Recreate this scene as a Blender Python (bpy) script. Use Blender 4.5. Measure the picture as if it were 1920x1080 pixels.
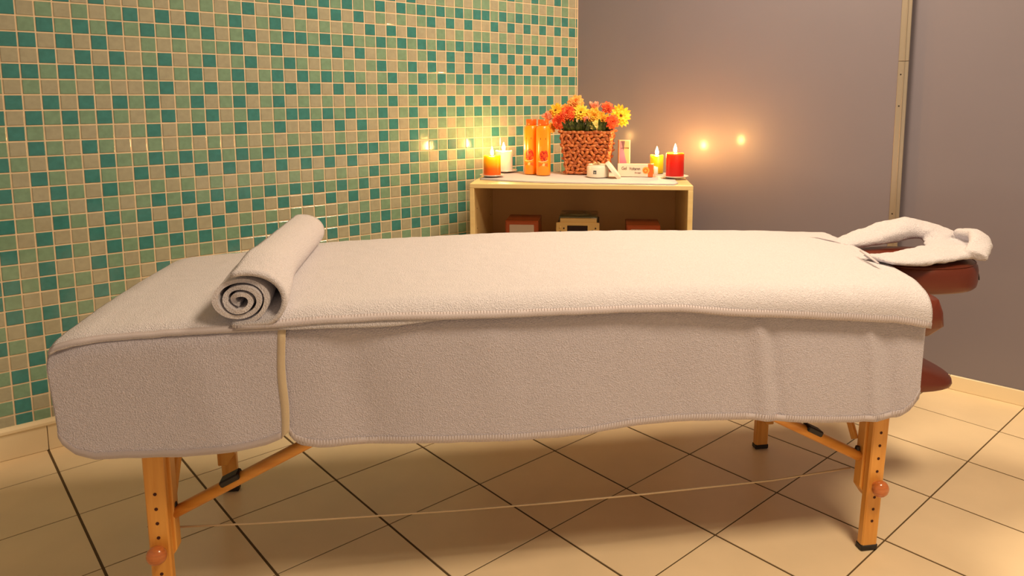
import bpy, bmesh, math, random
from mathutils import Vector, Matrix, noise
PI = math.pi
rnd = random.Random(7)
C = bpy.context.scene.collection
for o in list(bpy.data.objects): bpy.data.objects.remove(o)

# ------------------------------------------------------------------ camera
F, CX, CY = 1354.37, 1005.05, 357.61
yaw, pit, rol = 3.9833, -0.1274, -0.0015
f_ = Vector((math.cos(yaw)*math.cos(pit), math.sin(yaw)*math.cos(pit), math.sin(pit)))
r_ = Vector((math.sin(yaw), -math.cos(yaw), 0)); u_ = r_.cross(f_)
r2 = r_*math.cos(rol)+u_*math.sin(rol); u2 = -r_*math.sin(rol)+u_*math.cos(rol)
CAM = Vector((2.5808, 2.5760, 1.1120))
cam = bpy.data.cameras.new('camera'); co = bpy.data.objects.new('camera', cam); C.objects.link(co)
m3 = Matrix((r2, u2, -f_)).transposed(); co.matrix_world = Matrix.Translation(CAM) @ m3.to_4x4()
cam.sensor_width = 36; cam.lens = F/1920*36
cam.shift_x = (960-CX)/1920; cam.shift_y = (CY-540)/1920
cam.clip_start = 0.05
bpy.context.scene.camera = co
# ------------------------------------------------------------------ world, lamps, exposure
sc = bpy.context.scene
sc.view_settings.view_transform = 'Standard'; sc.view_settings.look = 'None'
sc.view_settings.gamma = 1; sc.view_settings.use_curve_mapping = False
sc.view_settings.exposure = -0.06
w = bpy.data.worlds.new('world'); sc.world = w; w.use_nodes = True
w.node_tree.nodes['Background'].inputs[0].default_value = (1.0, 0.77, 0.54, 1)
w.node_tree.nodes['Background'].inputs[1].default_value = 0.33
def area(name, loc, size, power, col, target=None):
    l = bpy.data.lights.new(name, 'AREA'); l.shape = 'DISK'; l.size = size; l.energy = power; l.color = col
    o = bpy.data.objects.new(name, l); C.objects.link(o); o.location = loc
    if target: o.rotation_euler = (Vector(target)-Vector(loc)).to_track_quat('-Z', 'Y').to_euler()
    return o
WARM = (1.0, 0.77, 0.50)
area('ceiling_lamp_back', (0.68, 1.28, 2.44), 0.55, 39, WARM)
area('ceiling_lamp_front', (1.42, 2.78, 2.44), 0.60, 50, WARM)

# ------------------------------------------------------------------ helpers
def lin(c):
    return tuple((v/255/12.92 if v/255 <= .04045 else ((v/255+.055)/1.055)**2.4) for v in c)
def mat(name, col, rough=.6, coat=0, metal=0, spec=.5, sss=0, sssr=None, emis=None, estr=0, lincol=False, trans=0, alpha=1):
    m = bpy.data.materials.new(name); m.use_nodes = True
    b = m.node_tree.nodes['Principled BSDF']
    c = col if lincol else lin(col)
    b.inputs['Base Color'].default_value = (*c, 1); b.inputs['Roughness'].default_value = rough
    b.inputs['Coat Weight'].default_value = coat; b.inputs['Coat Roughness'].default_value = .08
    b.inputs['Metallic'].default_value = metal; b.inputs['Specular IOR Level'].default_value = spec
    b.inputs['Transmission Weight'].default_value = trans
    if sss:
        b.inputs['Subsurface Weight'].default_value = sss; b.inputs['Subsurface Radius'].default_value = sssr or (.03, .015, .006)
        b.inputs['Subsurface Scale'].default_value = 1.0
    if emis:
        b.inputs['Emission Color'].default_value = (*emis, 1); b.inputs['Emission Strength'].default_value = estr
    return m
def N(m, t, **kw):
    n = m.node_tree.nodes.new(t)
    for k, v in kw.items(): setattr(n, k, v)
    return n
def L(m, a, b): m.node_tree.links.new(a, b)
def bsdf(m): return m.node_tree.nodes['Principled BSDF']
def bump(m, h, strength, dist):
    b = N(m, 'ShaderNodeBump'); b.inputs['Strength'].default_value = strength; b.inputs['Distance'].default_value = dist
    L(m, h, b.inputs['Height']); L(m, b.outputs[0], bsdf(m).inputs['Normal']); return b
def coords(m, scale=(1, 1, 1), kind='Object'):
    t = N(m, 'ShaderNodeTexCoord'); mp = N(m, 'ShaderNodeMapping'); mp.inputs['Scale'].default_value = scale
    L(m, t.outputs[kind], mp.inputs[0]); return mp.outputs[0]
def noisetex(m, vec, scale, detail=3, rough=.5):
    n = N(m, 'ShaderNodeTexNoise'); n.inputs['Scale'].default_value = scale; n.inputs['Detail'].default_value = detail
    n.inputs['Roughness'].default_value = rough
    L(m, vec, n.inputs['Vector']); return n.outputs['Fac']
def ramp(m, fac, stops):
    r = N(m, 'ShaderNodeValToRGB'); e = r.color_ramp.elements
    while len(e) > len(stops): e.remove(e[-1])
    while len(e) < len(stops): e.new(1)
    for i, (p, c) in enumerate(stops): e[i].position = p; e[i].color = (*c, 1)
    L(m, fac, r.inputs[0]); return r.outputs[0]
def vary(m, col, amt, vec, scale, detail=3, lincol=False):
    c = col if lincol else lin(col)
    f = noisetex(m, vec, scale, detail)
    o = ramp(m, f, [(.3, tuple(v*(1-amt) for v in c)), (.7, tuple(min(1, v*(1+amt)) for v in c))])
    L(m, o, bsdf(m).inputs['Base Color']); return f

def link(name, me, m=None, parent=None, kind=None):
    o = bpy.data.objects.new(name, me); C.objects.link(o)
    if m is not None and not me.materials: me.materials.append(m)
    if parent: o.parent = parent
    if kind: o['kind'] = kind
    return o
def tag(o, label=None, cat=None, group=None, kind=None):
    if label: o['label'] = label
    if cat: o['category'] = cat
    if group: o['group'] = group
    if kind: o['kind'] = kind
    return o
def thing(name, label, cat, M, group=None):
    o = bpy.data.objects.new(name, None); C.objects.link(o); o.empty_display_size = .05
    o.matrix_world = M; tag(o, label, cat, group); return o
def mesh(name, V, Fc, smooth=False):
    me = bpy.data.meshes.new(name); me.from_pydata([tuple(v) for v in V], [], Fc); me.update()
    if smooth:
        for p in me.polygons: p.use_smooth = True
    return me
def frombm(bm, name, smooth=False, angle=None):
    me = bpy.data.meshes.new(name); bmesh.ops.recalc_face_normals(bm, faces=bm.faces[:]); bm.to_mesh(me); bm.free()
    if smooth:
        for p in me.polygons: p.use_smooth = True
        if angle:
            try: me.set_sharp_from_angle(angle=angle)
            except Exception: pass
    return me
def bbox(bm, x0, x1, y0, y1, z0, z1, bev=0, M=None, seg=1):
    r = bmesh.ops.create_cube(bm, size=1)
    vs = r['verts']
    for v in vs: v.co = Vector((x0+(v.co.x+.5)*(x1-x0), y0+(v.co.y+.5)*(y1-y0), z0+(v.co.z+.5)*(z1-z0)))
    if bev:
        es = list({e for v in vs for e in v.link_edges})
        rr = bmesh.ops.bevel(bm, geom=es, offset=bev, segments=seg, affect='EDGES', profile=.5)
        vs = list({v for f in rr['faces'] for v in f.verts} | {v for v in vs if v.is_valid})
    if M:
        for v in vs: v.co = M @ v.co
    return vs
def box(name, m, parent, x0, x1, y0, y1, z0, z1, bev=0, M=None, seg=1):
    bm = bmesh.new(); bbox(bm, x0, x1, y0, y1, z0, z1, bev, M, seg)
    return link(name, frombm(bm, name, seg > 1, .6 if seg > 1 else None), m, parent)
def lathe(name, prof, m, parent, seg=40, M=None, sharp=.7):
    V, Fc = [], []
    for (r, z) in prof:
        for i in range(seg):
            a = 2*PI*i/seg; V.append(Vector((r*math.cos(a), r*math.sin(a), z)))
    for j in range(len(prof)-1):
        for i in range(seg):
            k = (i+1) % seg; Fc.append((j*seg+i, j*seg+k, (j+1)*seg+k, (j+1)*seg+i))
    if prof[0][0] > 1e-6: Fc.append(tuple(range(seg))[::-1])
    if prof[-1][0] > 1e-6: Fc.append(tuple((len(prof)-1)*seg+i for i in range(seg)))
    if M: V = [M @ v for v in V]
    me = mesh(name, V, Fc, True)
    bm = bmesh.new(); bm.from_mesh(me); bmesh.ops.remove_doubles(bm, verts=bm.verts[:], dist=1e-6); bpy.data.meshes.remove(me)
    me = frombm(bm, name, True, sharp)
    return link(name, me, m, parent)
def tube(name, pts, rad, m, parent, seg=10, kind=None, cap=True, squash=1):
    pts = [Vector(p) for p in pts]; V, Fc = [], []
    rads = rad if isinstance(rad, (list, tuple)) else [rad]*len(pts)
    for i, p in enumerate(pts):
        d = (pts[min(i+1, len(pts)-1)]-pts[max(i-1, 0)]).normalized()
        a = Vector((0, 0, 1)) if abs(d.z) < .9 else Vector((1, 0, 0))
        s = d.cross(a).normalized(); t = s.cross(d)
        for k in range(seg):
            an = 2*PI*k/seg; V.append(p+(s*math.cos(an)+t*math.sin(an)*squash)*rads[i])
    for i in range(len(pts)-1):
        for k in range(seg):
            l = (k+1) % seg; Fc.append((i*seg+k, i*seg+l, (i+1)*seg+l, (i+1)*seg+k))
    if cap: Fc += [tuple(range(seg))[::-1], tuple((len(pts)-1)*seg+k for k in range(seg))]
    return link(name, mesh(name, V, Fc, True), m, parent, kind)
def interp(tab, x):
    if x <= tab[0][0]: return tab[0][1]
    for (a, b), (c, d) in zip(tab, tab[1:]):
        if x <= c: return b+(d-b)*(x-a)/(c-a) if c > a else d
    return tab[-1][1]
def sm(t): t = max(0, min(1, t)); return t*t*(3-2*t)
def RZ(a): return Matrix.Rotation(a, 4, 'Z')
def RX(a): return Matrix.Rotation(a, 4, 'X')
def RY(a): return Matrix.Rotation(a, 4, 'Y')
def T(*a): return Matrix.Translation(Vector(a))

# ------------------------------------------------------------------ materials
M_grout = mat('wall_grout', (240, 218, 190), .75)
fz = vary(M_grout, (240, 216, 186), .08, coords(M_grout), 40)
def glass_tile(name, col, dark=.10):
    m = mat(name, col, .16, coat=.6)
    v = coords(m, (1, 1, 1), 'Object')
    info = N(m, 'ShaderNodeObjectInfo')
    add = N(m, 'ShaderNodeVectorMath', operation='ADD'); L(m, v, add.inputs[0]); L(m, info.outputs['Random'], add.inputs[1])
    vary(m, col, dark, add.outputs[0], 55, 2)
    bump(m, noisetex(m, add.outputs[0], 60, 2), .25, .0015)
    return m
M_T = glass_tile('teal_glaze', (62, 134, 136), .10)
M_G = glass_tile('sea_green_glaze', (126, 162, 140), .08)
M_B = glass_tile('beige_glaze', (172, 170, 150), .06)
MOS = {'T': M_T, 'G': M_G, 'B': M_B}
M_purple = mat('lilac_grey_paint', (122, 116, 130), .42, coat=.25, spec=.8)
bsdf(M_purple).inputs['Coat Roughness'].default_value = .14
vp = coords(M_purple); vary(M_purple, (122, 116, 130), .03, vp, 1.5)
bump(M_purple, noisetex(M_purple, vp, 14, 4), .12, .004)
M_floor = mat('cream_floor_tile', (241, 219, 186), .34, coat=.0)
vf = coords(M_floor, (1, 1, 1), 'Object'); vary(M_floor, (241, 219, 184), .05, vf, 5, 4)
bump(M_floor, noisetex(M_floor, vf, 9, 3), .08, .004)
M_joint = mat('floor_joint', (96, 76, 48), .9)
M_skirt = mat('cream_skirting_tile', (243, 226, 192), .3)
M_ceil = mat('ceiling_paint', (235, 225, 210), .8)
M_alu = mat('brushed_strip', (196, 184, 168), .33, metal=.75)
def terry(name, col, strength=.65, scale=1.0):
    m = mat(name, col, .95, spec=.15)
    bsdf(m).inputs['Sheen Weight'].default_value = .25
    v = coords(m)
    mp = N(m, 'ShaderNodeMapping'); mp.inputs['Scale'].default_value = (1, 1, 1.0); L(m, v, mp.inputs[0])
    vo = N(m, 'ShaderNodeTexVoronoi'); vo.inputs['Scale'].default_value = 420*scale; L(m, mp.outputs[0], vo.inputs['Vector'])
    n1 = noisetex(m, v, 230*scale, 4, .7); n2 = noisetex(m, v, 18, 3)
    a = N(m, 'ShaderNodeMath', operation='MULTIPLY_ADD'); L(m, n1, a.inputs[0]); a.inputs[1].default_value = 1.5; L(m, vo.outputs['Distance'], a.inputs[2])
    b = N(m, 'ShaderNodeMath', operation='MULTIPLY_ADD'); L(m, n2, b.inputs[0]); b.inputs[1].default_value = 1.2; L(m, a.outputs[0], b.inputs[2])
    bump(m, b.outputs[0], strength, .0032)
    c = lin(col)
    o = ramp(m, n1, [(.36, tuple(x*.90 for x in c)), (.64, tuple(min(1, x*1.06) for x in c))]); L(m, o, bsdf(m).inputs['Base Color'])  # tiny shadows of the pile put into the colour, darker in the hollows
    return m
M_terry = terry('lavender_grey_terry', (213, 209, 220))
M_terry2 = terry('lavender_grey_terry_under', (202, 197, 213))
M_hem = mat('woven_hem', (196, 188, 196), .85, spec=.15)
vh = coords(M_hem); bump(M_hem, noisetex(M_hem, vh, 400, 2), .4, .0012)
M_hemy = mat('cream_hem', (226, 206, 168), .85, spec=.15)
bump(M_hemy, noisetex(M_hemy, coords(M_hemy), 350, 2), .5, .0012)
M_stitch = mat('hem_thread', (182, 172, 176), .9, spec=.1)
def wood(name, c1, c2, axis=2, rough=.38, sc=1.0):
    m = mat(name, c1, rough, coat=.25)
    s = [38*sc, 38*sc, 38*sc]; s[axis] = 2.2*sc
    v = coords(m, tuple(s))
    f = noisetex(m, v, 1.0, 5, .6)
    o = ramp(m, f, [(.3, lin(c2)), (.52, lin(c1)), (.75, tuple(min(1, x*1.08) for x in lin(c1)))]); L(m, o, bsdf(m).inputs['Base Color'])
    bump(m, f, .08, .001); return m
M_beech = wood('varnished_beech', (232, 166, 78), (212, 138, 52))
M_beechx = wood('varnished_beech_rail', (232, 164, 76), (208, 134, 50), 0)
M_knob = mat('varnished_knob', (196, 112, 58), .22, coat=.6)
vary(M_knob, (196, 112, 58), .12, coords(M_knob, (1, 1, 6)), 40)
M_hole = mat('dark_hole', (70, 24, 12), .8)
M_black = mat('black_rubber', (34, 27, 26), .5)
M_vinyl = mat('red_brown_vinyl', (104, 42, 24), .36, coat=.12)
vv = coords(M_vinyl); bump(M_vinyl, noisetex(M_vinyl, vv, 220, 3), .18, .0012)
M_cord = mat('tan_cord', (196, 172, 140), .8)
M_cab = wood('pale_birch_laminate', (240, 212, 152), (232, 200, 138), 0, .4, .6)
M_cabin = mat('cabinet_inside', (226, 188, 134), .6)
M_white = mat('white_cotton_runner', (212, 206, 206), .9, spec=.1)
bump(M_white, noisetex(M_white, coords(M_white), 260, 3), .5, .002)
M_plate = mat('white_china', (238, 228, 218), .2, coat=.4)
M_flame2 = mat('boosted_candle_flame', (255, 220, 150), .5, emis=(1.0, .46, .12), estr=1450)  # right-hand flames, strength raised above the left ones to add wall glow
M_wick = mat('black_wick', (20, 15, 12), .9)
M_flame = mat('candle_flame', (255, 220, 150), .5, emis=(1.0, .50, .14), estr=700)
def wax(name, stops, h, sss=.6):
    m = mat(name, (255, 255, 255), .35, sss=sss, sssr=(.022, .012, .004))
    t = N(m, 'ShaderNodeTexCoord'); s = N(m, 'ShaderNodeSeparateXYZ'); L(m, t.outputs['Object'], s.inputs[0])
    d = N(m, 'ShaderNodeMath', operation='DIVIDE'); L(m, s.outputs[2], d.inputs[0]); d.inputs[1].default_value = h
    L(m, ramp(m, d.outputs[0], [(p, lin(c)) for p, c in stops]), bsdf(m).inputs['Base Color']); return m

# ------------------------------------------------------------------ room
al, be = -0.0438, -0.2305
wd = Vector((math.cos(al), math.sin(al), 0)); wn = Vector((-math.sin(al), math.cos(al), 0))
pd = Vector((math.sin(be), math.cos(be), 0)); pn = Vector((math.cos(be), -math.sin(be), 0))
MP, S0, Z0 = .04701, 2.27316, 1.35987
H = 2.5
MW = Matrix(((wd.x, wn.x, 0, 0), (wd.y, wn.y, 0, 0), (0, 0, 1, 0), (0, 0, 0, 1)))   # local x along the wall, local y into the room
wl = box('wall_left', M_grout, None, -.12, 3.7, -.12, 0, -.03, H); wl.matrix_world = MW; tag(wl, kind='structure')
ROWS = {
-5:{39:'TGBTGBTGBB'},
-4:{26:'TBTBBGBGBGGBGB',40:'GBGBGBGBB'},
-3:{15:'GTBTGTGTGGT',26:'BTGTGTGTGTTGTG',40:'TGTGTGTGT'},
-2:{-1:'BBGTBTBB',7:'GBGBGBGT',15:'BGTBTBTBTBG',26:'BGBGTBTBTBBTBT',40:'BTBTBTBTG'},
-1:{-1:'TBGBGBGT',7:'BTBTBGTB',15:'GTBGBGBGBTB',26:'TBTBBGBGBGGBGB',40:'GBGBGBGBB'},
0:{-1:'BGTGTGTG',7:'TGTGTBGT',15:'BGTTGTGTGGT',26:'GTGTGTGTGTTGTG',40:'TGTGTBTGT'},
1:{-1:'TTBTBTBB',7:'GBGBGGTB',15:'GTBBTBTBTBG',26:'BGBGTBTBTBBTBT',40:'BTBTBTBTG'},
2:{-1:'BBTBTBTB',7:'GTBGTBGT',15:'BGTGBGBGBGT',26:'BGTBTBTBTBTBTB',40:'TBTBTBTBG'},
3:{-1:'TTGTGTGG',7:'TBGTBGTB',15:'GTBTGTGTGBG',26:'TBGTGTGTGTGTGT',40:'GTGTGTGTT'},
4:{-1:'BGBGBGBB',7:'GTBGTBGT',15:'BGTBTBTBTGT',26:'BGTBBGBGBGBGBG',40:'BGBGBGBGB'},
5:{-1:'TBTBTBTG',7:'TBGTBGTB',15:'GTBGBGBGBBG',26:'TBGTTBTBTBTBTB',40:'TBTBTBTBB'},
6:{-2:'TBTGTGTGB',7:'GTBGTBGT',15:'BGTTGTGTGGT',26:'BGTBGTGTGTGTGT',40:'GTGTGTGBB'},
7:{-2:'GTGBGBGBG',7:'TBGTBGTB',15:'GTBBTBTBTBG',26:'TBGTBGBGBGBGBG',40:'BGBGBGBGB'},
8:{-2:'GBTGBTGBB',7:'GBGBGBGB',15:'GBGBGBGBGBT',26:'GBTGGBGBGBBTGB',40:'TGTBGBGBT'},
9:{-2:'TGBTGBTGG',7:'TGTGTGTG',15:'TGTGTGTGTTG',26:'BTGBTGTGTBGBBT',40:'GBGBGTGBT'},
10:{-2:'GBTGBTGBT',7:'BTBTBTBT',15:'BTBTBTBTBBT',26:'GBTGBTBTBGBGBB',40:'TBTBTBGBT'},
11:{-2:'TGBTGBTGB',7:'GBGBGBGB',15:'GBGBGBGBGTG',26:'BTGBGBGBGBBGBT',40:'GBGBBTTGB'},
12:{-2:'GBTGBTGBG',7:'TGTGTGTG',15:'TGTGTGTGTBT',26:'GBTGTGTGTGTGBG',40:'TBGBTBGBT'},
13:{-2:'TGBTGBTGT',7:'BTBTBTBT',15:'BTBTBTBTBTG',26:'BTGBBTBTBGBTGB',40:'TBGBTGTBG'},
14:{-2:'GBTBBTGBB',7:'TBTBTBGB',15:'GBGBGBGBGBG',26:'BGBGBGBGBT'},
15:{-2:'TGGTGBTGT',7:'GTGTGGTG',15:'TGTGTGTGTGT',26:'GTGTGTGTGB'},
16:{-2:'GBTBBTGBG',7:'BGBGBTBT',15:'BTBGBTBTBTB',26:'TBTBTBTBBG'},
17:{-2:'TGTGGBTGB',7:'TBGBTGBT',15:'GTBGGBGBGBG',26:'BGBGBGBGBG'},
18:{-3:'TGBBTBTGB',26:'GTBTBTGTBG'},19:{-3:'BTGTGGBGT'},20:{-3:'GBTBTBG'},21:{-3:'TGBTBGT'},22:{-3:'BBTGBTG'},23:{-3:'GTGBTG'},24:{-3:'BGTGBT'},25:{-3:'GTBGTB'},26:{-3:'BTGBTG'}}
PAT = {}
for r, segs in ROWS.items():
    for k0, s in segs.items():
        for n, ch in enumerate(s):
            if k0+n <= 48: PAT[(r, k0+n)] = ch
def tilegeo(x0, x1, z0, z1, d, bev, rr):
    # a pillowed tile: proud of the grout, softened edges; local y faces the room
    tx, tz = (rr.random()-.5)*.0006, (rr.random()-.5)*.0006
    V = []
    for (e, y) in ((0, -.001), (0, d*.55), (bev, d)):
        for (x, z, sx, sz) in ((x0+e, z0+e, -1, -1), (x1-e, z0+e, 1, -1), (x1-e, z1-e, 1, 1), (x0+e, z1-e, -1, 1)):
            V.append((x, y+(sx*tx+sz*tz if y > 0 else 0), z))
    Fc = []
    for a in (0, 4):
        for i in range(4): j = (i+1) % 4; Fc.append((a+i, a+4+i, a+4+j, a+j))
    Fc.append((11, 10, 9, 8))
    return V, Fc
cells = []
def projpx(P):
    d = P-CAM; z = d.dot(f_); return CX+F*d.dot(r2)/z, CY-F*d.dot(u2)/z
for r in range(-24, 27):
    for k in range(-30, 49):
        x1 = S0-k*MP-.0022; x0 = S0-(k+1)*MP+.0022; z1 = Z0-r*MP-.0022; z0 = Z0-(r+1)*MP+.0022
        x0 = max(x0, .006)
        if z1 > H: continue
        if x1-x0 < .006: continue
        ch = PAT.get((r, k))
        if ch is None:
            ch = ('GB' if (r+k) % 2 else 'TB')[rnd.random() < .5] if r % 2 else rnd.choice('TGBGB')
        P = wd*((x0+x1)/2)+Vector((0, 0, (z0+z1)/2)); px, py = projpx(P)
        vis = -5 < px < 1090 and -10 < py < 830 and not (px > 110 and py > 640) and not (px > 300 and py > 490)
        cells.append((not vis, (P-CAM).length, x0, x1, z0, z1, ch))
cells.sort(key=lambda c: (c[0], c[1]))
bulk = {'T': ([], []), 'G': ([], []), 'B': ([], [])}
for i, (nv, dd, x0, x1, z0, z1, ch) in enumerate(cells):
    V, Fc = tilegeo(x0, x1, z0, z1, .0024, .0016, rnd)
    if i < 300:
        cx_, cz_ = (x0+x1)/2, (z0+z1)/2
        me = mesh('tile', [(v[0]-cx_, v[1], v[2]-cz_) for v in V], Fc)
        o = link('tile', me, MOS[ch], wl); o.location = (cx_, 0, cz_)
    else:
        B, G = bulk[ch]; n = len(B); B += V; G += [tuple(a+n for a in f) for f in Fc]
me = mesh('mosaic_tiles', [], [])
V, Fc, mi = [], [], []
for j, ch in enumerate('TGB'):
    B, G = bulk[ch]; n = len(V); V += B; Fc += [tuple(a+n for a in f) for f in G]; mi += [j]*len(G)
me = mesh('mosaic_tiles', V, Fc)
for ch in 'TGB': me.materials.append(MOS[ch])
me.polygons.foreach_set('material_index', mi)
link('mosaic_tiles', me, None, wl, 'stuff')
# painted wall: one face to the strip, a second slightly set back beyond it
def prism(name, pts, z0, z1, m):
    n = len(pts); V = [(x, y, z0) for x, y in pts]+[(x, y, z1) for x, y in pts]
    Fc = [tuple(range(n))[::-1], tuple(range(n, 2*n))]+[(i, (i+1) % n, n+(i+1) % n, n+i) for i in range(n)]
    me = mesh(name, V, Fc); bm = bmesh.new(); bm.from_mesh(me); return link(name, frombm(bm, name), m)
Pp = pd*1.462
Q0 = Vector((-.362, 1.424, 0)); qd = Vector((-.050, .47, 0)).normalized(); Q1 = Q0+qd*2.3
a0 = pd*-.02; off = pn*-.12
wr = prism('wall_right', [(a0.x, a0.y), (Pp.x, Pp.y), (Pp.x+off.x, Pp.y+off.y), (a0.x+off.x, a0.y+off.y)], -.03, H, M_purple); tag(wr, kind='structure')
qn = Vector((qd.y, -qd.x, 0))
wr2 = prism('wall_far_right', [(Q0.x, Q0.y), (Q1.x, Q1.y), (Q1.x-qn.x*.12, Q1.y-qn.y*.12), (Q0.x-qn.x*.12, Q0.y-qn.y*.12)], -.03, H, M_purple); tag(wr2, kind='structure')
# strip that covers the joint
MPp = Matrix(((pd.x, -pn.x, 0, Pp.x), (pd.y, -pn.y, 0, Pp.y), (0, 0, 1, 0), (0, 0, 0, 1)))
strip = thing('trim_1', None, None, MPp); tag(strip, kind='structure')
for k, (z0, z1) in enumerate(((.05, 1.249), (1.251, 2.45))):
    bm = bmesh.new()
    bbox(bm, -.017, .019, -.007, .002, z0, z1, .0015)
    bbox(bm, .002, .006, -.0105, -.006, z0, z1, .001)
    link('cover_strip', frombm(bm, 'cover_strip'), M_alu, strip)
for z in (.66, 1.08, 1.20, 1.70, 2.2):
    lathe('screw', [(.0001, .001), (.0025, .0009), (.003, 0)], M_black, strip, 10, T(-.006, -.0075, z) @ RX(PI/2))
# floor: slab with every tile on it, joints recessed
fl = prism('floor', [(-.75, -.25), (4.3, -.25), (4.3, 4.3), (-.75, 4.3)], -.06, -.0016, M_joint); tag(fl, kind='structure')
A0, B0, S = 2.28867, -.20619, .300
def clip(poly, p0, n):
    out = []
    for i in range(len(poly)):
        a, b = poly[i], poly[(i+1) % len(poly)]; da, db = (a-p0).dot(n), (b-p0).dot(n)
        if da >= 0: out.append(a)
        if da*db < 0: out.append(a+(b-a)*(da/(da-db)))
    return out
n_t = 0
for i in range(-7, 9):
    for j in range(0, 15):
        x1 = A0-i*S-.0032; x0 = A0-(i+1)*S+.0032; y0 = B0+j*S+.0020; y1 = B0+(j+1)*S-.0020
        p = [Vector((x0, y0, 0)), Vector((x1, y0, 0)), Vector((x1, y1, 0)), Vector((x0, y1, 0))]
        p = clip(p, wn*.001, wn)
        if len(p) > 2: p = clip(p, pn*.001, pn) if y0 < 1.2 else clip(p, Q0+qn*.001, qn)
        if len(p) < 3: continue
        c = sum(p, Vector())/len(p)
        if c.length < .02: continue
        n = len(p); dz = (rnd.random()-.5)*.0004
        V = [(v.x-c.x, v.y-c.y, -.006) for v in p]+[(v.x-c.x, v.y-c.y, -.0008+dz) for v in p]+[((v.x-c.x)*(1-.0008/max(.02, (v-c).length)), (v.y-c.y)*(1-.0008/max(.02, (v-c).length)), dz) for v in p]
        Fc = [tuple(range(n))[::-1]]
        for a in (0, n):
            for q in range(n): r = (q+1) % n; Fc.append((a+q, a+r, a+n+r, a+n+q))
        Fc.append(tuple(range(2*n, 3*n)))
        me = mesh('floor_tile', V, Fc); bm = bmesh.new(); bm.from_mesh(me); me = frombm(bm, 'floor_tile')
        o = link('floor_tile', me, M_floor, fl); o.location = c
ce = prism('ceiling', [(-.9, -.3), (4.3, -.3), (4.3, 4.3), (-.9, 4.3)], H, H+.08, M_ceil); tag(ce, kind='structure')
# skirting: cream tiles along both walls, a rounded cap on the mosaic side
bl = thing('baseboard_left', None, None, MW); tag(bl, kind='structure')
k = -1
x = -.011
edges = [.012]+[A0-i*S for i in range(7, -6, -1) if A0-i*S > .05]
for a, b in zip(edges, edges[1:]):
    box('skirting_tile', M_skirt, bl, a+.001, b-.001, .0005, .011, .0005, .0815, .0012)
bm = bmesh.new(); prof = [(.0005, .0825), (.0145, .0825), (.017, .086), (.017, .094), (.012, .101), (.005, .1035), (.0005, .1035)]
V = [(xx, y, z) for xx in (.012, 3.6) for y, z in prof]; n = len(prof)
link('skirting_cap', mesh('skirting_cap', V, [(i, (i+1) % n, n+(i+1) % n, n+i) for i in range(n)]+[tuple(range(n))[::-1], tuple(range(n, 2*n))]), M_skirt, bl)
br = thing('baseboard_right', None, None, MPp); tag(br, kind='structure')
ya = -1.44
while ya < -.03:
    box('skirting_tile', M_skirt, br, ya+.001, min(ya+.3, -.02)-.001, -.010, -.0005, .0005, .058, .0012); ya += .3
MQ = Matrix(((qd.x, -qn.x, 0, Q0.x), (qd.y, -qn.y, 0, Q0.y), (0, 0, 1, 0), (0, 0, 0, 1)))
b3 = thing('baseboard_far_right', None, None, MQ); tag(b3, kind='structure')
ya = -.075
while ya < 2.2:
    box('skirting_tile', M_skirt, b3, max(ya, .005)+.001, ya+.3-.001, -.010, -.0005, .0005, .056, .0012); ya += .3

# ------------------------------------------------------------------ massage table
TO = Vector((.873, 1.878, 0)); TA = math.radians(147.11)
MT = T(*TO) @ RZ(TA)
X0, X1, Y0, Y1 = -1.735, .115, -.055, .665          # pad edges in the table's own frame (x towards the head end, y away from the camera)
def warp(v):                                         # the head end is cut slightly askew
    return Vector((v.x+.15*((v.y-Y0)/.72)*sm((v.x+.7)/.85), v.y, v.z))
def ztop(x, y):
    return .690-.034*((x+.78)/.95)**2-.008*((y-.30)/.36)**2
def drape(a, b, off=0.0, r=.036, flare=0.0, free=False, x0=X0, x1=X1, y0=Y0, y1=Y1):
    cx_ = max(x0+r, min(x1-r, a)); cy_ = max(y0+r, min(y1-r, b))
    zx = cx_; sag = 0
    if free and a < x0+r: sag = .018*((x0+r-a)/.07)**2; cx_ = a
    d = Vector((a-cx_, b-cy_)); l = d.length
    z = ztop(zx, cy_)-sag; R = r+off
    if l < 1e-7: return warp(Vector((a, b, z+off)))
    d /= l; q = R*PI/2
    if l < q: g, h = R*math.sin(l/R), R*(1-math.cos(l/R))
    else: g, h = R+flare*(l-q), R+(l-q)
    return warp(Vector((cx_+d.x*g, cy_+d.y*g, z+off-h)))
tb = thing('massage_table', 'folding wooden massage table with red-brown padded top, wholly draped in grey towels', 'massage table', MT)
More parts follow.
